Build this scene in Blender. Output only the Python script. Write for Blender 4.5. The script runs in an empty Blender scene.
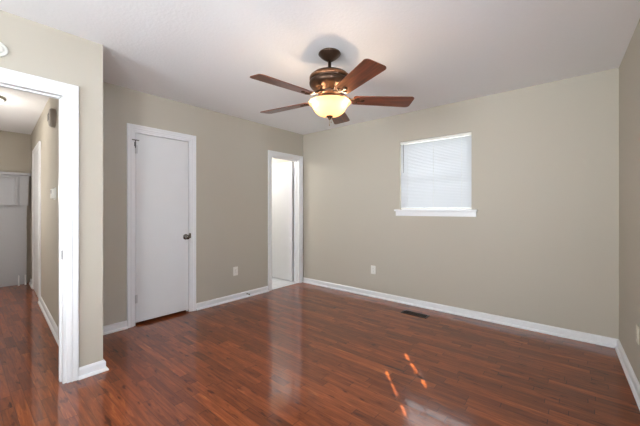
import bpy, bmesh, math, random
from mathutils import Vector, Matrix
R = math.radians
random.seed(7)
S = bpy.context.scene
COL = S.collection

# ------------------------------------------------------------------ camera
F_PX, YAW = 309.0, 40.3
cam_d = bpy.data.cameras.new('camera'); cam = bpy.data.objects.new('camera', cam_d); COL.objects.link(cam)
cam.location = (0, 0, 1.21); cam.rotation_euler = (R(90), 0, R(YAW))
cam_d.sensor_width = 36.0; cam_d.lens = F_PX / 640 * 36.0; cam_d.shift_y = -4.0 / 640; cam_d.clip_start = 0.02
S.camera = cam

# ------------------------------------------------------------------ world, lights, exposure
S.view_settings.view_transform = 'Standard'; S.view_settings.look = 'None'
S.view_settings.gamma = 1.0; S.view_settings.use_curve_mapping = False
S.view_settings.exposure = 0.58
w = bpy.data.worlds.new('sky'); S.world = w; w.use_nodes = True
bg = w.node_tree.nodes['Background']; bg.inputs[0].default_value = (0.93, 0.96, 1.0, 1); bg.inputs[1].default_value = 1.5

def area(name, loc, rot, sx, sy, power, col, spread=180):
    d = bpy.data.lights.new(name, 'AREA'); d.shape = 'RECTANGLE'; d.size = sx; d.size_y = sy
    d.energy = power; d.color = col; d.spread = R(spread)
    o = bpy.data.objects.new(name, d); COL.objects.link(o); o.location = loc; o.rotation_euler = rot; return o
def point(name, loc, power, col, rad):
    d = bpy.data.lights.new(name, 'POINT'); d.energy = power; d.color = col; d.shadow_soft_size = rad
    o = bpy.data.objects.new(name, d); COL.objects.link(o); o.location = loc; return o
# added fill lamps outside unseen back and right windows; daylight outside window_1
DAY = (0.95, 0.975, 1.0)
area('fill_back', (-1.2, -6.0, 0.55), (R(93), 0, 0), 4.0, 2.8, 490, DAY)
area('fill_right', (2.70, -2.55, 0.75), (R(96), 0, R(50)), 1.6, 1.8, 300, DAY)
area('fill_side_window', (0.70, 0.66, 1.78), (R(90), 0, R(90)), 0.9, 0.6, 200, DAY)
area('daylight_window', (-1.37, 3.95, 1.65), (R(90), 0, R(180)), 0.85, 0.85, 10, DAY)
# hallway and bathroom ceiling lamps, and an added hall fill without a fixture
point('hall_lamp_light', (-4.92, 0.22, 2.16), 3.2, (1.0, 0.95, 0.88), 0.08)
point('hall_fill_light', (-5.3, -0.25, 1.45), 17, (1.0, 0.97, 0.93), 0.15)
point('bath_light', (-4.4, 3.0, 2.15), 20, (1.0, 0.985, 0.96), 0.12)
# sun, coming over the right-hand wall through its narrow window
sd = bpy.data.lights.new('sun', 'SUN'); sd.energy = 19.0; sd.angle = R(0.3); sd.color = (1.0, 0.9, 0.75)
sun = bpy.data.objects.new('sun', sd); COL.objects.link(sun)
_dir = Vector((-0.66, 0.75, -0.84)); sun.rotation_euler = _dir.to_track_quat('-Z', 'Y').to_euler()

# ------------------------------------------------------------------ materials
def nt(name):
    m = bpy.data.materials.new(name); m.use_nodes = True
    return m, m.node_tree, m.node_tree.nodes['Principled BSDF']
def srgb(r, g, b):
    f = lambda c: (c / 255 / 12.92) if c / 255 <= 0.04045 else ((c / 255 + 0.055) / 1.055) ** 2.4
    return (f(r), f(g), f(b), 1)
def plain(name, col, rough=0.5, metal=0.0, bump=0.0, scale=200, coat=0.0, var=0.03):
    m, t, b = nt(name); N = t.nodes; L = t.links
    tc = N.new('ShaderNodeTexCoord'); nz = N.new('ShaderNodeTexNoise'); nz.inputs['Scale'].default_value = scale
    L.new(tc.outputs['Object'], nz.inputs['Vector'])
    mx = N.new('ShaderNodeMixRGB'); mx.inputs[1].default_value = col
    mx.inputs[2].default_value = tuple(c * (1 - var * 3) for c in col[:3]) + (1,)
    L.new(nz.outputs[0], mx.inputs[0]); L.new(mx.outputs[0], b.inputs['Base Color'])
    b.inputs['Roughness'].default_value = rough; b.inputs['Metallic'].default_value = metal
    b.inputs['Coat Weight'].default_value = coat
    if bump:
        bp = N.new('ShaderNodeBump'); bp.inputs['Strength'].default_value = bump; bp.inputs['Distance'].default_value = 0.002
        L.new(nz.outputs[0], bp.inputs['Height']); L.new(bp.outputs[0], b.inputs['Normal'])
    return m
M = {}
M['wall'] = plain('wall_paint', srgb(187, 179.5, 166), 0.75, bump=0.15, scale=120, var=0.01)
M['ceiling'] = plain('ceiling_paint', srgb(241, 241, 243), 0.9, bump=0.9, scale=55, var=0.01)
M['trim'] = plain('white_trim_gloss', srgb(232, 232, 234), 0.32, var=0.005)
M['door'] = plain('white_door_paint', srgb(222, 222, 223), 0.42, var=0.01, scale=8)
M['grey'] = plain('grey_panel_paint', srgb(190, 191, 196), 0.5, var=0.01)
M['bath'] = plain('bathroom_wall_paint', srgb(222, 218, 208), 0.6, var=0.01)
M['plastic'] = plain('white_plastic', srgb(232, 230, 224), 0.35, var=0.005)
M['cream'] = plain('almond_plastic', srgb(214, 206, 190), 0.4, var=0.005)
M['slot'] = plain('dark_slot', srgb(40, 38, 36), 0.6)
M['steel'] = plain('brushed_nickel', srgb(150, 146, 140), 0.25, 1.0)
M['knob'] = plain('polished_nickel', srgb(128, 124, 122), 0.14, 1.0)
M['hinge'] = plain('painted_hinge', srgb(196, 196, 198), 0.4, 0.3)
M['darkmetal'] = plain('dark_hook_metal', srgb(90, 88, 86), 0.4, 0.8)
M['bronze'] = plain('oil_rubbed_bronze', srgb(80, 59, 46), 0.38, 0.75, var=0.08, scale=30)
M['bronze_light'] = plain('brushed_bronze_band', srgb(124, 84, 58), 0.34, 0.75, var=0.06, scale=30)
M['vent'] = plain('brown_register_metal', srgb(44, 30, 24), 0.4, 0.6)
M['vent_shade'] = plain('duct_shade_black', srgb(8, 7, 6), 0.9)
M['chime'] = plain('taupe_plastic', srgb(140, 128, 116), 0.5)
M['ground'] = plain('outside_grass', srgb(110, 125, 90), 0.9, var=0.1, scale=3)
M['chain'] = plain('brass_chain', srgb(170, 140, 100), 0.3, 0.9)

def floor_mat():
    m, t, b = nt('red_brown_hardwood'); N = t.nodes; L = t.links
    def val(op, a, c=None, d=None):
        n = N.new('ShaderNodeMath'); n.operation = op
        for i, v in enumerate((a, c, d)):
            if v is None: continue
            if isinstance(v, (int, float)): n.inputs[i].default_value = v
            else: L.new(v, n.inputs[i])
        return n.outputs[0]
    tc = N.new('ShaderNodeTexCoord'); sp = N.new('ShaderNodeSeparateXYZ'); L.new(tc.outputs['Object'], sp.inputs[0])
    X, Y = sp.outputs[0], sp.outputs[1]
    W = 0.058
    r = val('DIVIDE', Y, W); row = val('FLOOR', r); fr = val('FRACT', r)
    wn = N.new('ShaderNodeTexWhiteNoise'); wn.noise_dimensions = '1D'; L.new(row, wn.inputs['W'])
    LEN = 0.95
    xs = val('ADD', val('DIVIDE', X, LEN), val('MULTIPLY', wn.outputs['Value'], 7.3))
    # uneven lengths: push the joints about within each row
    seg = val('FLOOR', xs); fx = val('FRACT', xs)
    cb = N.new('ShaderNodeCombineXYZ'); L.new(seg, cb.inputs[0]); L.new(row, cb.inputs[1])
    w1 = N.new('ShaderNodeTexWhiteNoise'); w1.noise_dimensions = '3D'; L.new(cb.outputs[0], w1.inputs['Vector'])
    cut = val('ADD', val('MULTIPLY', w1.outputs['Value'], 0.7), 0.15)
    half = val('GREATER_THAN', fx, cut)
    cb2 = N.new('ShaderNodeCombineXYZ'); L.new(seg, cb2.inputs[0]); L.new(row, cb2.inputs[1]); L.new(half, cb2.inputs[2])
    w2 = N.new('ShaderNodeTexWhiteNoise'); w2.noise_dimensions = '3D'; L.new(cb2.outputs[0], w2.inputs['Vector'])
    # grain, stretched along the board and different per board
    ad = N.new('ShaderNodeVectorMath'); ad.operation = 'MULTIPLY_ADD'
    L.new(w2.outputs['Color'], ad.inputs[0]); ad.inputs[1].default_value = (31, 17, 5); L.new(tc.outputs['Object'], ad.inputs[2])
    mp = N.new('ShaderNodeMapping'); mp.inputs['Scale'].default_value = (1.1, 13, 1); L.new(ad.outputs[0], mp.inputs[0])
    g = N.new('ShaderNodeTexNoise'); g.inputs['Scale'].default_value = 3.6; g.inputs['Detail'].default_value = 6; g.inputs['Roughness'].default_value = 0.62
    g.inputs['Distortion'].default_value = 0.8; L.new(mp.outputs[0], g.inputs['Vector'])
    mp2 = N.new('ShaderNodeMapping'); mp2.inputs['Scale'].default_value = (4.5, 16, 1); L.new(ad.outputs[0], mp2.inputs[0])
    kn = N.new('ShaderNodeTexNoise'); kn.inputs['Scale'].default_value = 1.6; kn.inputs['Detail'].default_value = 3; L.new(mp2.outputs[0], kn.inputs['Vector'])
    cr = N.new('ShaderNodeValToRGB'); e = cr.color_ramp.elements
    e[0].position = 0.0; e[0].color = srgb(66, 28, 10)
    e[1].position = 1.0; e[1].color = srgb(186, 112, 58)
    for p, c in ((0.25, (94, 42, 17)), (0.5, (119, 55, 23)), (0.75, (148, 74, 34))):
        q = cr.color_ramp.elements.new(p); q.color = srgb(*c)
    mixv = val('ADD', val('MULTIPLY', w2.outputs['Value'], 0.30), val('MULTIPLY', g.outputs[0], 1.1))
    L.new(val('SUBTRACT', mixv, 0.17), cr.inputs[0])
    kr = N.new('ShaderNodeValToRGB'); kr.color_ramp.elements[0].position = 0.27; kr.color_ramp.elements[0].color = (0.34, 0.26, 0.22, 1)
    kr.color_ramp.elements[1].position = 0.39; kr.color_ramp.elements[1].color = (1, 1, 1, 1); L.new(kn.outputs[0], kr.inputs[0])
    m1 = N.new('ShaderNodeMixRGB'); m1.blend_type = 'MULTIPLY'; m1.inputs[0].default_value = 1; L.new(cr.outputs[0], m1.inputs[1]); L.new(kr.outputs[0], m1.inputs[2])
    # seams
    s1 = val('MINIMUM', fr, val('SUBTRACT', 1.0, fr))
    seamy = val('LESS_THAN', s1, 0.018)
    dx = val('MINIMUM', val('ABSOLUTE', val('SUBTRACT', fx, cut)), val('MINIMUM', fx, val('SUBTRACT', 1.0, fx)))
    seamx = val('LESS_THAN', dx, 0.0022)
    seam = val('MAXIMUM', seamy, seamx)
    m2 = N.new('ShaderNodeMixRGB'); L.new(val('MULTIPLY', seam, 0.6), m2.inputs[0]); L.new(m1.outputs[0], m2.inputs[1]); m2.inputs[2].default_value = srgb(34, 15, 10)
    L.new(m2.outputs[0], b.inputs['Base Color'])
    # gentle cupping of the boards, plus varnish unevenness
    bn = N.new('ShaderNodeTexNoise'); bn.inputs['Scale'].default_value = 9; L.new(tc.outputs['Object'], bn.inputs['Vector'])
    hgt = val('ADD', val('ADD', val('MULTIPLY', val('MINIMUM', s1, 0.08), 6.0), val('MULTIPLY', w2.outputs['Value'], 0.25)), val('MULTIPLY', bn.outputs[0], 0.5))
    bp = N.new('ShaderNodeBump'); bp.inputs['Strength'].default_value = 0.14; bp.inputs['Distance'].default_value = 0.0016
    L.new(hgt, bp.inputs['Height']); L.new(bp.outputs[0], b.inputs['Normal'])
    rr = val('ADD', val('MULTIPLY', g.outputs[0], 0.15), 0.30)
    b.inputs['Coat Weight'].default_value = 0.8; b.inputs['Coat Roughness'].default_value = 0.055; b.inputs['Coat IOR'].default_value = 1.58; L.new(bp.outputs[0], b.inputs['Coat Normal'])
    L.new(rr, b.inputs['Roughness']); b.inputs['Specular IOR Level'].default_value = 0.1
    return m
M['floor'] = floor_mat()

def tile_mat():
    m, t, b = nt('white_floor_tile'); N = t.nodes; L = t.links
    tc = N.new('ShaderNodeTexCoord'); br = N.new('ShaderNodeTexBrick'); L.new(tc.outputs['Object'], br.inputs['Vector'])
    br.offset = 0; br.inputs['Color1'].default_value = srgb(226, 228, 232); br.inputs['Color2'].default_value = srgb(220, 223, 228)
    br.inputs['Mortar'].default_value = srgb(190, 190, 190); br.inputs['Scale'].default_value = 1
    br.inputs['Mortar Size'].default_value = 0.004; br.inputs['Brick Width'].default_value = 0.3; br.inputs['Row Height'].default_value = 0.3
    L.new(br.outputs['Color'], b.inputs['Base Color']); b.inputs['Roughness'].default_value = 0.3
    return m
M['tile'] = tile_mat()

def blade_mat():
    m, t, b = nt('cherry_fan_blade_wood'); N = t.nodes; L = t.links
    tc = N.new('ShaderNodeTexCoord'); mp = N.new('ShaderNodeMapping'); mp.inputs['Scale'].default_value = (2, 22, 4); L.new(tc.outputs['Object'], mp.inputs[0])
    g = N.new('ShaderNodeTexNoise'); g.inputs['Scale'].default_value = 3; g.inputs['Detail'].default_value = 5; L.new(mp.outputs[0], g.inputs['Vector'])
    cr = N.new('ShaderNodeValToRGB'); cr.color_ramp.elements[0].color = srgb(72, 33, 20); cr.color_ramp.elements[1].color = srgb(134, 68, 40)
    cr.color_ramp.elements[0].position = 0.3; cr.color_ramp.elements[1].position = 0.75
    L.new(g.outputs[0], cr.inputs[0]); L.new(cr.outputs[0], b.inputs['Base Color']); b.inputs['Roughness'].default_value = 0.35
    return m
M['blade'] = blade_mat()

def shade_mat():
    m, t, b = nt('alabaster_glass_lit'); N = t.nodes; L = t.links
    b.inputs['Base Color'].default_value = srgb(255, 226, 186); b.inputs['Roughness'].default_value = 0.3
    tr = N.new('ShaderNodeBsdfTranslucent'); tr.inputs[0].default_value = srgb(250, 224, 190)
    mx = N.new('ShaderNodeMixShader'); mx.inputs[0].default_value = 0.6
    em = N.new('ShaderNodeEmission'); em.inputs[0].default_value = (1.0, 0.84, 0.62, 1); em.inputs[1].default_value = 0.16
    ad = N.new('ShaderNodeAddShader')
    L.new(b.outputs[0], mx.inputs[1]); L.new(tr.outputs[0], mx.inputs[2]); L.new(mx.outputs[0], ad.inputs[0]); L.new(em.outputs[0], ad.inputs[1])
    tp = N.new('ShaderNodeBsdfTransparent'); tp.inputs[0].default_value = srgb(255, 226, 190)
    m3 = N.new('ShaderNodeMixShader'); m3.inputs[0].default_value = 0.45
    L.new(ad.outputs[0], m3.inputs[1]); L.new(tp.outputs[0], m3.inputs[2]); L.new(m3.outputs[0], N['Material Output'].inputs[0]); return m
M['shade'] = shade_mat()
def emis(name, col, s):
    m, t, b = nt(name); b.inputs['Base Color'].default_value = col; b.inputs['Emission Color'].default_value = col; b.inputs['Emission Strength'].default_value = s; return m
M['lamp_glow'] = emis('lit_lamp_glass', (1, 0.95, 0.86, 1), 2.5)
def slat_mat(name='white_vinyl_slat', through=0.03):
    m, t, b = nt(name); N = t.nodes; L = t.links
    b.inputs['Base Color'].default_value = srgb(206, 207, 210); b.inputs['Roughness'].default_value = 0.4
    tr = N.new('ShaderNodeBsdfTranslucent'); tr.inputs[0].default_value = srgb(240, 244, 255)
    mx = N.new('ShaderNodeMixShader'); mx.inputs[0].default_value = through
    L.new(b.outputs[0], mx.inputs[1]); L.new(tr.outputs[0], mx.inputs[2]); L.new(mx.outputs[0], N['Material Output'].inputs[0]); return m
M['slat'] = slat_mat(); M['slat_thin'] = slat_mat('thin_translucent_slat', 0.75)
def glass_mat():
    m, t, b = nt('window_glass'); N = t.nodes; L = t.links
    gl = N.new('ShaderNodeBsdfGlossy'); gl.inputs['Roughness'].default_value = 0.02
    tr = N.new('ShaderNodeBsdfTransparent'); tr.inputs[0].default_value = (0.94, 0.96, 0.96, 1)
    mx = N.new('ShaderNodeMixShader'); mx.inputs[0].default_value = 0.05
    L.new(tr.outputs[0], mx.inputs[1]); L.new(gl.outputs[0], mx.inputs[2]); L.new(mx.outputs[0], N['Material Output'].inputs[0]); return m
M['glass'] = glass_mat()

# ------------------------------------------------------------------ mesh helpers
def obj(name, bm, mat, parent=None, loc=None, smooth=False, bevel=0.0):
    bmesh.ops.recalc_face_normals(bm, faces=bm.faces[:])
    me = bpy.data.meshes.new(name); bm.to_mesh(me); bm.free()
    me.materials.append(mat)
    if smooth:
        for p in me.polygons: p.use_smooth = True
    o = bpy.data.objects.new(name, me); COL.objects.link(o)
    if parent: o.parent = parent
    if loc: o.location = loc
    if bevel:
        mod = o.modifiers.new('bevel', 'BEVEL'); mod.width = bevel; mod.segments = 2; mod.limit_method = 'ANGLE'; mod.angle_limit = R(40)
    return o
def tag(o, label=None, cat=None, group=None, kind=None):
    if label: o['label'] = label
    if cat: o['category'] = cat
    if group: o['group'] = group
    if kind: o['kind'] = kind
    return o
def empty(name, loc, rz=0):
    o = bpy.data.objects.new(name, None); COL.objects.link(o); o.location = loc; o.rotation_euler = (0, 0, rz)
    o.empty_display_size = 0.1; return o
def box(bm, x0, x1, y0, y1, z0, z1, T=None):
    v = [bm.verts.new(Vector((x, y, z)) if T is None else T(x, y, z)) for x in (x0, x1) for y in (y0, y1) for z in (z0, z1)]
    for q in ((0, 1, 3, 2), (4, 6, 7, 5), (0, 4, 5, 1), (2, 3, 7, 6), (0, 2, 6, 4), (1, 5, 7, 3)): bm.faces.new([v[i] for i in q])
def lathe(bm, prof, n=40, T=None):
    rings = []
    for r, z in prof:
        if r < 1e-5: rings.append([bm.verts.new(T(0, 0, z) if T else (0, 0, z))])
        else: rings.append([bm.verts.new(T(r * math.cos(2 * math.pi * i / n), r * math.sin(2 * math.pi * i / n), z) if T else (r * math.cos(2 * math.pi * i / n), r * math.sin(2 * math.pi * i / n), z)) for i in range(n)])
    for a, b in zip(rings, rings[1:]):
        for i in range(n):
            j = (i + 1) % n
            if len(a) == 1 and len(b) == 1: continue
            if len(a) == 1: bm.faces.new((a[0], b[i], b[j]))
            elif len(b) == 1: bm.faces.new((a[i], b[0], a[j]))
            else: bm.faces.new((a[i], b[i], b[j], a[j]))
def prism(bm, pts, z0, z1, T=None):
    f = (lambda x, y, z: Vector((x, y, z))) if T is None else T
    a = [bm.verts.new(f(x, y, z0)) for x, y in pts]; b = [bm.verts.new(f(x, y, z1)) for x, y in pts]
    bm.faces.new(a[::-1]); bm.faces.new(b); n = len(pts)
    for i in range(n): bm.faces.new((a[i], a[(i + 1) % n], b[(i + 1) % n], b[i]))
def tube(bm, pts, r, n=8):
    rings = []
    for k, p in enumerate(pts):
        p = Vector(p); d = Vector(pts[min(k + 1, len(pts) - 1)]) - Vector(pts[max(k - 1, 0)]); d.normalize()
        up = Vector((0, 0, 1)) if abs(d.z) < 0.9 else Vector((1, 0, 0)); s = d.cross(up).normalized(); t = s.cross(d)
        rr = r[k] if isinstance(r, (list, tuple)) else r
        rings.append([bm.verts.new(p + (s * math.cos(2 * math.pi * i / n) + t * math.sin(2 * math.pi * i / n)) * rr) for i in range(n)])
    for a, b in zip(rings, rings[1:]):
        for i in range(n): bm.faces.new((a[i], a[(i + 1) % n], b[(i + 1) % n], b[i]))
    bm.faces.new(rings[0][::-1]); bm.faces.new(rings[-1])

class Wall:
    """A wall frame: s runs along its room face from p0 to p1, d comes out of the wall into the room."""
    def __init__(s, p0, p1, inward):
        s.p0 = Vector((p0[0], p0[1], 0)); q = Vector((p1[0], p1[1], 0)); s.L = (q - s.p0).length
        s.u = (q - s.p0).normalized(); n = Vector((-s.u.y, s.u.x, 0))
        if n.dot(Vector((inward[0], inward[1], 0))) < 0: n = -n
        s.n = n
    def T(s, a, d, z): return s.p0 + s.u * a + s.n * d + Vector((0, 0, z))
    def build(s, name, mat, thick=0.12, openings=(), z1=2.44, s0=0.0, s1=None, label=None):
        bm = bmesh.new(); s1 = s.L if s1 is None else s1; cur = s0
        for a, b, lo, hi in sorted(openings):
            if a > cur: box(bm, cur, a, -thick, 0, 0, z1, s.T)
            if lo > 0: box(bm, a, b, -thick, 0, 0, lo, s.T)
            if hi < z1: box(bm, a, b, -thick, 0, hi, z1, s.T)
            cur = b
        if cur < s1: box(bm, cur, s1, -thick, 0, 0, z1, s.T)
        return tag(obj(name, bm, mat), label, 'wall', kind='structure')
    def board(s, name, runs, h=0.078, mat=None):
        bm = bmesh.new()
        prof = [(0, 0), (0.030, 0), (0.030, 0.008), (0.024, 0.018), (0.015, 0.021), (0.015, h - 0.014), (0.010, h - 0.004), (0.004, h), (0, h)]
        for a, b, ma, mb in runs:           # ma / mb: mitre, +1 runs outwards with depth, -1 inwards
            A = [bm.verts.new(s.T(a - ma * d, d, z)) for d, z in prof]; B = [bm.verts.new(s.T(b + mb * d, d, z)) for d, z in prof]
            bm.faces.new(A); bm.faces.new(B[::-1]); n = len(prof)
            for i in range(n): bm.faces.new((A[i], B[i], B[(i + 1) % n], A[(i + 1) % n]))
        return tag(obj(name, bm, mat or M['trim']), None, 'baseboard', kind='structure')
    def casing(s, s0, s1, zt, width=0.062, depth=0.018, parent=None, legs=(1, 1)):
        bm = bmesh.new(); W = width
        prof = [(0, 0), (0, depth * .55), (0.006, depth * .62), (W * .3, depth * .7), (W * .38, depth * .95), (W * .46, depth * .8), (W * .62, depth * .85), (W * .8, depth), (W * .94, depth), (W, depth * .8), (W, 0)]
        st = []
        for q, d in prof:
            st.append([bm.verts.new(s.T(*p)) for p in ((s0 - q, d, 0), (s0 - q, d, zt + q), (s1 + q, d, zt + q), (s1 + q, d, 0))])
        n = len(prof)
        for i in range(n):
            j = (i + 1) % n
            for k in range(3): bm.faces.new((st[i][k], st[i][k + 1], st[j][k + 1], st[j][k]))
        bm.faces.new([r[0] for r in st]); bm.faces.new([r[3] for r in st][::-1])
        return obj('door_casing', bm, M['trim'], parent)
    def jamb(s, s0, s1, zt, thick=0.12, parent=None, stop=None, t=0.018, name='door_jamb'):
        bm = bmesh.new()
        box(bm, s0, s0 + t, -thick, 0.002, 0, zt, s.T); box(bm, s1 - t, s1, -thick, 0.002, 0, zt, s.T); box(bm, s0 + t, s1 - t, -thick, 0.002, zt - t, zt, s.T)
        if stop is not None:
            a, b = stop
            box(bm, s0 + t, s0 + t + .010, a, b, 0, zt - t, s.T); box(bm, s1 - t - .010, s1 - t, a, b, 0, zt - t, s.T); box(bm, s0 + t, s1 - t, a, b, zt - t - .010, zt - t, s.T)
        return obj(name, bm, M['trim'], parent)

XA, YB, XP, YE = -3.53, 3.73, -2.74, 0.715
# ------------------------------------------------------------------ floor, ceiling
bm = bmesh.new(); box(bm, -7.35, 0.62, -1.12, 3.85, -0.12, 0.0); tag(obj('floor', bm, M['floor']), None, 'floor', kind='structure')
bm = bmesh.new(); box(bm, -5.35, -3.54, 2.3, 3.73, 0.0, 0.004); tag(obj('floor_bathroom', bm, M['tile']), None, 'floor', kind='structure')
bm = bmesh.new(); box(bm, -7.35, 0.62, -1.12, 3.85, 2.44, 2.54); tag(obj('ceiling', bm, M['ceiling']), None, 'ceiling', kind='structure')
bm = bmesh.new(); box(bm, -30, 30, 3.95, 40, -0.5, -0.45); tag(obj('ground_outside', bm, M['ground']), None, 'ground', kind='structure')

# ------------------------------------------------------------------ walls
WB = Wall((-5.35, YB), (0.245, YB), (0, -1))
win_s0, win_s1, win_z0, win_z1 = -1.806 + 5.35, -0.942 + 5.35, 1.190, 2.077
WB.build('wall_window_side', M['wall'], openings=[(win_s0, win_s1, win_z0, win_z1)], s1=WB.L + 0.13)
WA = Wall((XA, YE), (XA, YB), (1, 0))
cl0, cl1, clz = 1.187 - YE, 1.797 - YE, 2.02
bt0, bt1, btz = 3.032 - YE, 3.652 - YE, 2.02
WA.build('wall_left', M['wall'], openings=[(cl0, cl1, 0, clz), (bt0, bt1, 0, btz)], s0=-0.11)
WP = Wall((XP, -1.0), (XP, YE), (1, 0))
ho0, ho1, hoz = -0.42 + 1.0, 0.500 + 1.0, 2.015
WP.build('wall_hall_side', M['wall'], openings=[(ho0, ho1, 0, hoz)])
WR = Wall((0.245, YB), (0.458, -1.0), (-1, 0))
rw0, rw1, rz0, rz1 = YB - 1.15, YB - 0.16, 1.45, 2.12
rv0, rv1 = YB + 0.08, YB + 0.93
WR.build('wall_right', M['wall'], openings=[(rw0, rw1, rz0, rz1), (rv0, rv1, 0.75, 2.1)])
bm = bmesh.new(); box(bm, 3.0, 3.15, -7.5, -3.02, -0.5, 5.6); tag(obj('wall_sun_screen', bm, M['wall']), None, 'wall', kind='structure')  # added unseen wall, keeps sun out of the unblinded side window
WK = Wall((-2.86, -1.0), (0.58, -1.0), (0, 1))
WK.build('wall_back', M['wall'], openings=[(0.45, 2.95, 0.35, 2.2)])
bm = bmesh.new(); box(bm, -4.2, 2.6, -4.6, -1.13, 2.46, 2.54); tag(obj('roof_sun_screen', bm, M['trim']), None, 'sun_screen', kind='structure')  # added unseen slab, stops sun entering through the back wall
# stub wall that returns from the hallway opening to the left wall; its other face is the hallway wall
bm = bmesh.new()
hy = lambda x: 0.615 + (-3.5 - x) * 0.055
prism(bm, [(XP - 0.12, YE), (XA, YE), (XA - 0.12, YE), (-7.3, 1.05), (-7.3, hy(-7.3)), (XP - 0.12, hy(XP - 0.12))], 0, 2.44)
tag(obj('wall_hall_right', bm, M['wall']), None, 'wall', kind='structure')
bm = bmesh.new(); box(bm, -7.3, -2.86, -0.72, -0.6, 0, 2.44); tag(obj('wall_hall_left', bm, M['wall']), None, 'wall', kind='structure')
bm = bmesh.new(); box(bm, -7.3, -6.95, -0.6, 0.85, 0, 2.44); tag(obj('wall_hall_end', bm, M['wall']), None, 'wall', kind='structure')
# closet box and bathroom box
bm = bmesh.new(); box(bm, -4.3, -4.24, 0.9, 2.2, 0, 2.44); box(bm, -4.24, -3.65, 2.14, 2.2, 0, 2.44); tag(obj('wall_closet', bm, M['wall']), None, 'wall', kind='structure')
bm = bmesh.new(); box(bm, -5.35, -5.25, 2.2, YB, 0, 2.44); box(bm, -5.25, -3.65, 2.2, 2.3, 0, 2.44); tag(obj('wall_bathroom', bm, M['bath']), None, 'wall', kind='structure')

# ------------------------------------------------------------------ baseboards
cw = 0.062
b0 = WB.L - (0.245 - XA)
WB.board('baseboard_window_side', [(b0, WB.L, -1, -1)])
WA.board('baseboard_left', [(0, cl0 - cw, -1, 0), (cl1 + cw, bt0 - cw, 0, 0)])
WR.board('baseboard_right', [(0, WR.L, -1, -1)])
WP.board('baseboard_hall_side', [(0, ho0 - cw, -1, 0), (ho1 + cw, WP.L, 0, 1)])
WE = Wall((XA, YE), (XP, YE), (0, 1)); WE.board('baseboard_stub', [(0, WE.L, -1, 1)])
WK.board('baseboard_back', [(0.12, WK.L - 0.13, -1, -1)])
WH = Wall((-7.16, hy(-7.16)), (-2.86, hy(-2.86)), (0, -1))
hd0, hd1 = 7.16 - 6.30, 7.16 - 5.42
WH.board('baseboard_hall_right', [(0.31, hd0 - cw, 0, 0), (hd1 + cw, WH.L, 0, 0)])

# ------------------------------------------------------------------ doors
def hinge(parent, W, a, d, z, mat='hinge', h=0.085):
    bm = bmesh.new(); lathe(bm, [(0, z - h / 2 - .004), (.005, z - h / 2), (.006, z - h / 2 + .004), (.006, z + h / 2 - .004), (.005, z + h / 2), (0, z + h / 2 + .004)], 12, lambda x, y, zz: W.T(a + x, d + y, zz))
    box(bm, a - .016, a, d - .006, d - .004, z - h / 2, z + h / 2, W.T); box(bm, a, a + .02, d - .006, d - .004, z - h / 2, z + h / 2, W.T)
    return obj('hinge', bm, M[mat], parent)
def knob(parent, W, a, d, z, mat='knob'):
    bm = bmesh.new()
    T = lambda x, y, q: W.T(a + x, d + q, z + y)
    lathe(bm, [(0, 0), (.032, 0), (.033, .004), (.028, .008), (.014, .011), (.011, .02), (.011, .032), (.02, .037), (.027, .046), (.028, .054), (.024, .062), (.012, .067), (0, .068)], 28, T)
    return obj('door_knob', bm, M[mat], parent, smooth=True)

d1 = tag(empty('door_1', WA.T((cl0 + cl1) / 2, 0, 0)), 'closed flat white closet door with nickel knob', 'door', kind='structure')
bpy.context.view_layer.update()
def reparent(root):
    inv = Matrix.Translation(root.location).inverted()
    for c in root.children: c.matrix_parent_inverse = inv
WA.casing(cl0, cl1, clz, parent=d1); WA.jamb(cl0, cl1, clz, parent=d1, stop=(-0.055, -0.040))
bm = bmesh.new(); box(bm, cl0 + .0220, cl1 - .0220, -.037, -.004, 0.028, clz - .0230, WA.T); leaf = obj('door_panel', bm, M['door'], d1, bevel=0.0015)
knob(leaf, WA, 1.737 - YE, -.002, 0.885)
for z in (0.275, 1.83): hinge(leaf, WA, cl0 + .019, .0045, z)
# flip-over hook on the hinge edge, high up
bm = bmesh.new(); T = lambda x, y, q: WA.T(cl0 + .012 + x, .006 + y, q)
box(bm, -.032, .034, .010, .018, 1.917, 1.926, T); box(bm, -.004, .004, .008, .016, 1.84, 1.917, T); box(bm, -.007, .007, 0, .010, 1.86, 1.90, T)
obj('door_hook', bm, M['darkmetal'], leaf)
# strike latch plate showing between door and jamb
bm = bmesh.new(); box(bm, cl1 - .021, cl1 - .006, -.004, .0215, 0.868, 0.925, WA.T); obj('strike_plate', bm, M['steel'], d1)
reparent(d1)

d2 = tag(empty('door_2', WA.T((bt0 + bt1) / 2, 0, 0)), 'white bathroom door standing open into the bathroom in the far corner', 'door', kind='structure')
WA.casing(bt0, bt1, btz, parent=d2, width=0.058); WA.jamb(bt0, bt1, btz, parent=d2, stop=(-0.085, -0.050))
bm = bmesh.new(); box(bm, -4.29, -3.664, 3.600, 3.634, 0.014, 1.995); lf2 = obj('door_panel', bm, M['door'], d2, bevel=0.0015)
for z in (0.30, 1.84):
    bm = bmesh.new(); box(bm, -3.666, -3.640, 3.632, 3.640, z - .045, z + .045); obj('hinge', bm, M['hinge'], lf2)
bm = bmesh.new(); T = lambda x, y, q: Vector((-4.225 + x, 3.600 - q, .93 + y))
lathe(bm, [(0, 0), (.032, 0), (.033, .004), (.028, .008), (.014, .011), (.011, .02), (.011, .032), (.02, .037), (.027, .046), (.028, .054), (.024, .062), (.012, .067), (0, .068)], 24, T)
obj('door_knob', bm, M['knob'], lf2, smooth=True)
reparent(d2)

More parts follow.
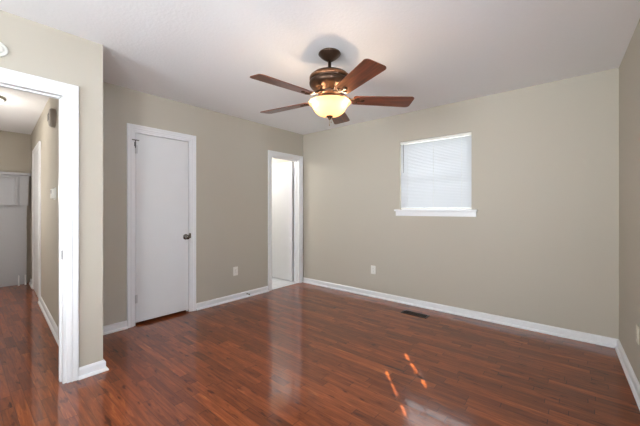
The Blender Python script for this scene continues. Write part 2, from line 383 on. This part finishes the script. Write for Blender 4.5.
d3 = tag(empty('door_3', WP.T((ho0 + ho1) / 2, 0, 0)), 'wide white cased opening from the bedroom to the hallway', 'doorway', kind='structure')
WP.casing(ho0, ho1, hoz, parent=d3, width=0.066, depth=0.02); WP.jamb(ho0, ho1, hoz, parent=d3, stop=(-0.075, -0.045), t=0.02)
bm = bmesh.new(); box(bm, ho1 - .0225, ho1 - .0195, -.034, -.008, 0.86, 0.92, WP.T); box(bm, ho1 - .0232, ho1 - .0222, -.026, -.014, 0.875, 0.905, WP.T)
obj('strike_plate', bm, M['steel'], d3)
reparent(d3)

d4 = tag(empty('door_4', WH.T((hd0 + hd1) / 2, 0, 0)), 'white door with casing along the right wall of the hallway', 'door', kind='structure')
WH.casing(hd0, hd1, 2.03, parent=d4, depth=0.022)
bm = bmesh.new(); box(bm, hd0, hd1, 0.001, 0.010, 0.012, 2.03, WH.T); obj('door_panel', bm, M['door'], d4)
reparent(d4)

# ------------------------------------------------------------------ windows and blinds
def window(name, W, s0, s1, z0, z1, label, cols, rows, thick=0.12, sill=True):
    r = tag(empty(name, W.T((s0 + s1) / 2, 0, z0)), label, 'window', kind='structure')
    bm = bmesh.new(); f = .035
    for a, b, c, d in ((s0, s0 + f, z0, z1), (s1 - f, s1, z0, z1), (s0 + f, s1 - f, z1 - f, z1), (s0 + f, s1 - f, z0, z0 + f)): box(bm, a, b, -thick, -.075, c, d, W.T)
    obj('window_frame', bm, M['trim'], r)
    zm = (z0 + z1) / 2 - .03; bm = bmesh.new()
    box(bm, s0 + f, s1 - f, -.112, -.080, zm - .018, zm + .018, W.T)
    for i in range(1, cols):
        x = s0 + (s1 - s0) * i / cols; box(bm, x - .009, x + .009, -.108, -.088, z0 + f, z1 - f, W.T)
    for z in ((z0 + zm) / 2, (zm + z1) / 2)[: rows]: box(bm, s0 + f, s1 - f, -.107, -.089, z - .009, z + .009, W.T)
    obj('muntin_grid', bm, M['trim'], r)
    bm = bmesh.new(); box(bm, s0 + f, s1 - f, -.101, -.097, z0 + f, z1 - f, W.T); obj('window_pane', bm, M['glass'], r)
    if sill:
        bm = bmesh.new(); box(bm, s0 - .062, s1 + .062, .0, .036, z0 - .008, z0 + .014, W.T); box(bm, s0, s1, -.075, .0, z0 - .0, z0 + .014, W.T)
        obj('window_sill', bm, M['trim'], r, bevel=.003)
        bm = bmesh.new(); box(bm, s0 - .050, s1 + .050, 0, .016, z0 - .068, z0 - .008, W.T); obj('sill_apron', bm, M['trim'], r, bevel=.003)
    reparent(r); return r
window('window_1', WB, win_s0, win_s1, win_z0, win_z1, 'double-hung window with divided panes behind white blinds', 3, 2)
window('window_2', WR, rw0, rw1, rz0, rz1, 'high side window with white blinds', 1, 2)
window('window_added_side', WR, rv0, rv1, 0.75, 2.1, 'added unseen side window behind the camera, lets fill light in', 2, 0)  # unseen, added to admit the right-hand fill
window('window_added_back', WK, 0.45, 2.95, 0.35, 2.2, 'added unseen wide window in the wall behind, lets fill light in', 3, 0)  # not in view, added as the way in for the back fill

def blind(W, s0, s1, z0, z1, label, group=None, wand=True, tilt=58, mat='slat'):
    r = tag(empty('window_blind', W.T((s0 + s1) / 2, -.03, z0)), label, 'window blind', group)
    bm = bmesh.new(); box(bm, s0, s1, -.045, -.008, z1 - .030, z1, W.T); obj('headrail', bm, M['plastic'], r, bevel=.002)
    bm = bmesh.new(); c, s = math.cos(R(tilt)), math.sin(R(tilt)); z = z1 - .045
    while z > z0 + .03:
        rows = []
        for q in (-1, -.4, .4, 1):          # slightly crowned slat
            hw = .0125 * q; crown = .0016 * (1 - q * q)
            dd = -.027 - hw * c + crown * s; zz = z + hw * s + crown * c
            rows.append([bm.verts.new(W.T(a, dd, zz)) for a in (s0 + .002, s1 - .002)] + [bm.verts.new(W.T(a, dd + .0008, zz)) for a in (s1 - .002, s0 + .002)])
        for A, B in zip(rows, rows[1:]):
            for i in range(4): bm.faces.new((A[i], A[(i + 1) % 4], B[(i + 1) % 4], B[i]))
        bm.faces.new(rows[0]); bm.faces.new(rows[-1])
        z -= .0180
    obj('slats', bm, M[mat], r)
    bm = bmesh.new(); box(bm, s0 + .001, s1 - .001, -.038, -.016, z0 + .004, z0 + .018, W.T); obj('bottom_rail', bm, M['plastic'], r, bevel=.002)
    n = 3 if s1 - s0 > .5 else 2
    for i in range(n):
        a = s0 + (s1 - s0) * (.12 + .76 * i / (n - 1)); bm = bmesh.new()
        box(bm, a - .0012, a + .0012, -.0125, -.0115, z0 + .018, z1 - .03, W.T); obj('ladder_cord', bm, M['plastic'], r)
    if wand:
        a = s0 + .045; bm = bmesh.new(); tube(bm, [W.T(a, -.006, z1 - .035), W.T(a, -.002, z1 - .06), W.T(a + .003, -.002, z1 - .40)], .0035, 8)
        obj('tilt_wand', bm, M['steel'], r)
    reparent(r); return r
blind(WB, win_s0 + .004, win_s1 - .004, win_z0 + .016, win_z1 - .002, 'closed white slatted blind in the square window above the white sill')
for a, b, n in ((-1.148, -.698, 'widest'), (-.664, -.336, 'middle'), (-.302, -.162, 'narrowest')):  # unseen blinds, split so their gaps shape the sun streaks on the floor
    blind(WR, YB + a, YB + b, rz0 + .016, rz1 - .002, n + ' of the white slatted blinds in the right-hand window, outside the picture', wand=False, tilt=78, mat='slat_thin')

# ------------------------------------------------------------------ outlets, door stop, vent
def outlet(W, a, z, label, mat='plastic'):
    r = tag(empty('wall_outlet', W.T(a, 0, z)), label, 'outlet', 'wall outlets')
    bm = bmesh.new(); box(bm, a - .036, a + .036, 0, .006, z - .058, z + .058, W.T); obj('cover_plate', bm, M[mat], r, bevel=.003)
    for q in (-.020, .020):
        bm = bmesh.new(); prism(bm, [(.0145 * math.cos(t) * 1.05, max(-.0115, min(.0115, .0165 * math.sin(t)))) for t in [2 * math.pi * k / 20 for k in range(20)]], .0055, .0075, lambda x, y, d: W.T(a + x, d, z + q + y))
        f = obj('receptacle', bm, M[mat], r)
        bm = bmesh.new()
        for x in (-.006, .006): box(bm, a + x - .001, a + x + .001, .0074, .0078, z + q - .002, z + q + .006, W.T)
        box(bm, a - .002, a + .002, .0074, .0078, z + q - .009, z + q - .0055, W.T); obj('slot', bm, M['slot'], f)
    bm = bmesh.new(); lathe(bm, [(0, .0055), (.003, .0062), (.003, .007), (0, .0072)], 10, lambda x, y, d: W.T(a + x, d, z + y)); obj('screw', bm, M['steel'], r)
    reparent(r)
outlet(WA, 2.415 - YE, .380, 'white wall outlet on the left wall between the closed door and the open bathroom door')
outlet(WB, 5.35 - 2.198, .371, 'white wall outlet on the window wall, left of the floor vent')
outlet(WR, YB - 2.91, .383, 'almond wall outlet on the right wall at the picture edge', 'cream')

r = tag(empty('door_stop', WA.T(2.593 - YE, .015, .032)), 'small metal door stop on the left baseboard below the outlet', 'door stop')
bm = bmesh.new(); a = 2.593 - YE
lathe(bm, [(0, 0), (.010, 0), (.010, .004), (.005, .007), (.0045, .045), (0, .045)], 14, lambda x, y, d: WA.T(a + x, .015 + d, .045 + y)); obj('stem', bm, M['steel'], r, smooth=True)
bm = bmesh.new(); lathe(bm, [(0, .045), (.009, .045), (.009, .055), (.006, .059), (0, .059)], 14, lambda x, y, d: WA.T(a + x, .015 + d, .045 + y)); obj('rubber_tip', bm, M['steel'], r, smooth=True)
reparent(r)

vx0, vx1, vy0, vy1 = -1.615, -1.315, 3.36, 3.475
r = tag(empty('floor_vent', ((vx0 + vx1) / 2, (vy0 + vy1) / 2, 0)), 'dark brown metal floor register vent set in the floor by the window wall', 'floor vent')
bm = bmesh.new()
for q in ((vx0, vx1, vy0, vy0 + .018), (vx0, vx1, vy1 - .018, vy1), (vx0, vx0 + .022, vy0 + .018, vy1 - .018), (vx1 - .022, vx1, vy0 + .018, vy1 - .018)): box(bm, *q, 0, .0045)
obj('vent_frame', bm, M['vent'], r)
bm = bmesh.new(); n = 16
for i in range(1, n):
    x = vx0 + .022 + (vx1 - vx0 - .044) * i / n; box(bm, x - .0025, x + .0025, vy0 + .018, vy1 - .018, .001, .0042)
box(bm, vx0 + .022, vx1 - .022, (vy0 + vy1) / 2 - .003, (vy0 + vy1) / 2 + .003, .001, .0043); obj('louvers', bm, M['vent'], r)
bm = bmesh.new(); box(bm, vx0 + .022, vx1 - .022, vy0 + .018, vy1 - .018, .0, .0009); obj('duct_shade_sheet', bm, M['vent_shade'], r)  # near-black sheet under the louvers imitates the shaded duct
reparent(r)

# round white detector high on the hall-side wall
a, z = 0.165 + 1.0, 2.192
r = tag(empty('smoke_detector', WP.T(a, 0, z)), 'round white smoke detector high on the wall above the hallway opening', 'smoke detector')
T = lambda x, y, d: WP.T(a + x, d, z + y)
bm = bmesh.new(); lathe(bm, [(0, 0), (.046, 0), (.047, .004), (.047, .012), (.043, .016), (.034, .017), (.032, .014), (.028, .014)], 32, T); obj('base_ring', bm, M['plastic'], r, smooth=True)
bm = bmesh.new(); lathe(bm, [(.028, .010), (.028, .020), (.024, .024), (.006, .026), (0, .026)], 32, T); obj('sensor_cap', bm, M['plastic'], r, smooth=True)
reparent(r)

# ------------------------------------------------------------------ hallway things
a, z = 7.16 - 4.02, 2.118
r = tag(empty('door_chime', WH.T(a, 0, z)), 'oval taupe door chime high on the right wall of the hallway', 'door chime')
bm = bmesh.new()
ell = lambda rx, ry, d: [(rx * math.cos(2 * math.pi * k / 28), ry * math.sin(2 * math.pi * k / 28)) for k in range(28)]
T = lambda x, y, d: WH.T(a + x, d, z + y)
rings = [[bm.verts.new(T(x, y, d)) for x, y in ell(rx, ry, d)] for rx, ry, d in ((.105, .092, 0), (.105, .092, .03), (.092, .080, .045), (.05, .04, .052))]
for A, B in zip(rings, rings[1:]):
    for i in range(28): bm.faces.new((A[i], A[(i + 1) % 28], B[(i + 1) % 28], B[i]))
bm.faces.new(rings[-1]); bm.faces.new(rings[0][::-1]); obj('chime_cover', bm, M['chime'], r)
bm = bmesh.new()
for k in range(-3, 4): box(bm, -.05, .05, .0515, .0535, k * .010 - .002, k * .010 + .002, lambda x, d, y: T(x, y, d))
obj('grille', bm, M['slot'], r); reparent(r)
a, z = 7.16 - 4.00, 1.36
r = tag(empty('thermostat', WH.T(a, 0, z)), 'white wall thermostat on the right wall of the hallway below the chime', 'thermostat')
T = lambda x, d, y: WH.T(a + x, d, z + y)
bm = bmesh.new(); box(bm, -.072, .072, 0, .006, -.058, .062, T); obj('back_plate', bm, M['plastic'], r, bevel=.002)
bm = bmesh.new(); box(bm, -.055, .055, .006, .032, -.045, .050, T); obj('housing', bm, M['plastic'], r, bevel=.004)
bm = bmesh.new(); box(bm, -.032, .032, .0322, .0332, .002, .036, T); obj('display', bm, M['steel'], r); reparent(r)

r = tag(empty('hall_ceiling_light', (-4.92, .22, 2.44)), 'round flush ceiling light glowing on the hallway ceiling', 'ceiling light')
bm = bmesh.new(); lathe(bm, [(0, 0), (.145, 0), (.148, -.012), (.140, -.026), (.130, -.030), (.130, -.024), (0, -.024)], 40); obj('metal_rim', bm, M['steel'], r, smooth=True)
bm = bmesh.new(); lathe(bm, [(.130, -.026), (.122, -.045), (.10, -.065), (.06, -.082), (0, -.088)], 40); obj('glass_dome', bm, M['lamp_glow'], r, smooth=True)
bm = bmesh.new(); lathe(bm, [(0, -.086), (.012, -.09), (.010, -.10), (0, -.105)], 16); obj('finial', bm, M['steel'], r, smooth=True)

r = tag(empty('panelled_half_wall', (-6.9, 0.1, 0)), 'grey painted panelled half wall with a ledge at the end of the hallway', 'half wall')
bm = bmesh.new(); box(bm, -6.945, -6.86, -.59, .745, 0.0, 1.225); obj('lower_wall', bm, M['grey'], r, bevel=.002)
bm = bmesh.new()      # upper box, its right-hand end leaning outwards towards the top
prism(bm, [(-.59, 1.225), (.742, 1.225), (.775, 1.745), (-.59, 1.745)], -6.945, -6.84, lambda y, z, x: Vector((x, y, z)))
obj('upper_box', bm, M['grey'], r, bevel=.002)
bm = bmesh.new(); y0, y1, z0, z1 = -.45, .635, 1.262, 1.728
for q in ((y0, y1, z1 - .03, z1), (y0, y1, z0, z0 + .03), (y1 - .03, y1, z0 + .03, z1 - .03), (y0, y0 + .03, z0 + .03, z1 - .03)): box(bm, -6.845, -6.800, *q)
obj('panel_moulding', bm, M['grey'], r, bevel=.004)
bm = bmesh.new(); box(bm, -6.842, -6.831, .655, .762, 1.262, 1.72); obj('end_pilaster', bm, M['grey'], r, bevel=.002)
bm = bmesh.new(); box(bm, -6.945, -6.785, -.59, .79, 1.745, 1.785); obj('ledge_cap', bm, M['grey'], r, bevel=.004)
reparent(r)
r = tag(empty('floor_bracket', (-6.78, .72, 0)), 'small pair of white pegs on the hallway floor beside the grey half wall', 'bracket')
for y in (.665, .742):
    bm = bmesh.new(); lathe(bm, [(0, 0), (.012, 0), (.012, .006), (.009, .01), (.009, .15), (.006, .16), (0, .162)], 12, lambda x, yy, z: Vector((-6.79 + x, y + yy - .02, z))); obj('peg', bm, M['trim'], r)
reparent(r)

# ------------------------------------------------------------------ ceiling fan
FX, FY = -1.518, 1.907
fan = tag(empty('ceiling_fan', (FX, FY, 0)), 'five-blade ceiling fan with cherry wood blades, bronze motor and lit glass bowl', 'ceiling fan')
def fp(name, prof, mat, parent=fan, n=48):
    bm = bmesh.new(); lathe(bm, prof, n); return obj(name, bm, M[mat], parent, smooth=True)
fp('canopy', [(0, 2.44), (.082, 2.44), (.087, 2.434), (.088, 2.428), (.082, 2.424), (.077, 2.416), (.062, 2.402), (.046, 2.390), (.030, 2.381), (.022, 2.374), (0, 2.372)], 'bronze')
fp('downrod', [(0, 2.38), (.0125, 2.38), (.0125, 2.315), (.022, 2.312), (.024, 2.285), (0, 2.285)], 'bronze', n=20)
mot = fp('motor_housing', [(0, 2.295), (.040, 2.293), (.075, 2.288), (.110, 2.279), (.138, 2.266), (.152, 2.253), (.155, 2.246), (.155, 2.226), (.150, 2.222), (.150, 2.216), (.158, 2.212), (.160, 2.200), (.158, 2.186), (.152, 2.178), (.144, 2.168), (.122, 2.150), (.100, 2.142), (.095, 2.130), (0, 2.130)], 'bronze')
fp('motor_band', [(.1555, 2.250), (.1585, 2.247), (.1585, 2.228), (.1555, 2.225)], 'bronze_light', mot)
fp('blade_hub', [(0, 2.132), (.088, 2.132), (.092, 2.122), (.086, 2.108), (.070, 2.100), (0, 2.100)], 'bronze')
fp('switch_housing', [(0, 2.102), (.060, 2.102), (.064, 2.090), (.060, 2.070), (.050, 2.064), (0, 2.064)], 'bronze')
fp('glass_bowl', [(.162, 2.050), (.166, 2.046), (.163, 2.039), (.147, 2.030), (.136, 2.014), (.127, 1.994), (.111, 1.972), (.086, 1.954), (.050, 1.944), (.02, 1.940), (.018, 1.944), (.048, 1.948), (.083, 1.958), (.107, 1.975), (.123, 1.997), (.132, 2.017), (.143, 2.033), (.159, 2.042), (.162, 2.050)], 'shade')
fp('finial', [(0, 1.946), (.026, 1.945), (.028, 1.940), (.020, 1.932), (.012, 1.926), (.010, 1.920), (.006, 1.913), (0, 1.910)], 'bronze', n=24)
fp('bowl_rod', [(0, 2.07), (.005, 2.07), (.005, 1.945), (0, 1.945)], 'bronze', n=10)
for ang, ln in ((-60, .055), (25, .03)):
    bm = bmesh.new(); x, y = .012 * math.cos(R(ang)), .012 * math.sin(R(ang))
    tube(bm, [(x, y, 1.93), (x, y, 1.93 - ln)], .0012, 6); lathe(bm, [(0, 0), (.003, -.003), (.0035, -.01), (0, -.013)], 10, lambda a, b, c: Vector((x + a, y + b, 1.93 - ln + c)))
    obj('pull_chain', bm, M['chain'], fan)
def blade_outline():
    pts = []; x0, x1, w0, w1, rc = .185, .668, .060, .079, .030
    pts += [(x0, -w0 + .012), (x0 + .012, -w0)]
    for k in range(6):
        t = R(-90 + 90 * k / 5); pts.append((x1 - rc + rc * math.cos(t), -w1 + rc + rc * math.sin(t)))
    for k in range(6):
        t = R(90 * k / 5); pts.append((x1 - rc + rc * math.cos(t), w1 - rc + rc * math.sin(t)))
    pts += [(x0 + .012, w0), (x0, w0 - .012)]
    return pts
PITCH = R(-10.5); ZB = 2.073
def bT(x, y, z):
    v = Matrix.Rotation(PITCH, 4, 'X') @ Vector((x, y, z)); return v + Vector((0, 0, ZB))
bl = None
for k in range(5):
    ang = R(-26.5 + 72 * k)
    if bl is None:
        bm = bmesh.new(); prism(bm, blade_outline(), -.003, .003, bT); bl = obj('fan_blade', bm, M['blade'], fan, bevel=.0015)
        bm = bmesh.new()
        # cast arm: from the hub down onto the blade's underside, ending in a rounded pad
        tube(bm, [(.075, 0, 2.118), (.105, 0, 2.112), (.14, .004, 2.092), (.175, .003, 2.076), (.215, 0, 2.071), (.262, 0, 2.071)], [.013, .012, .010, .009, .008, .007], 10)
        lathe(bm, [(0, -.012), (.014, -.011), (.018, -.006), (.018, -.002), (0, -.002)], 16, lambda a, b, c: bT(.262 + a, b, c))
        for s in (-1, 1):
            tube(bm, [(.165, 0, 2.080), (.185, s * .016, 2.074 + s * .0), bT(.215, s * .030, -.006)], [.007, .006, .005], 8)
            lathe(bm, [(0, -.010), (.009, -.009), (.011, -.005), (.011, -.002), (0, -.002)], 12, lambda a, b, c: bT(.215 + a, s * .030 + b, c))
        ir = obj('blade_arm', bm, M['bronze'], bl, smooth=True)
        b, q = bl, ir
    else:
        b = bl.copy(); COL.objects.link(b); q = ir.copy(); COL.objects.link(q); q.parent = b
    b.rotation_euler = (0, 0, ang)
# bulbs' light inside the open bowl
for k in range(3):
    t = R(9 + 120 * k); p = point('fan_bulb_light', (FX + .125 * math.cos(t), FY + .125 * math.sin(t), 2.036), 1.9, (1.0, 0.76, 0.50), .02)
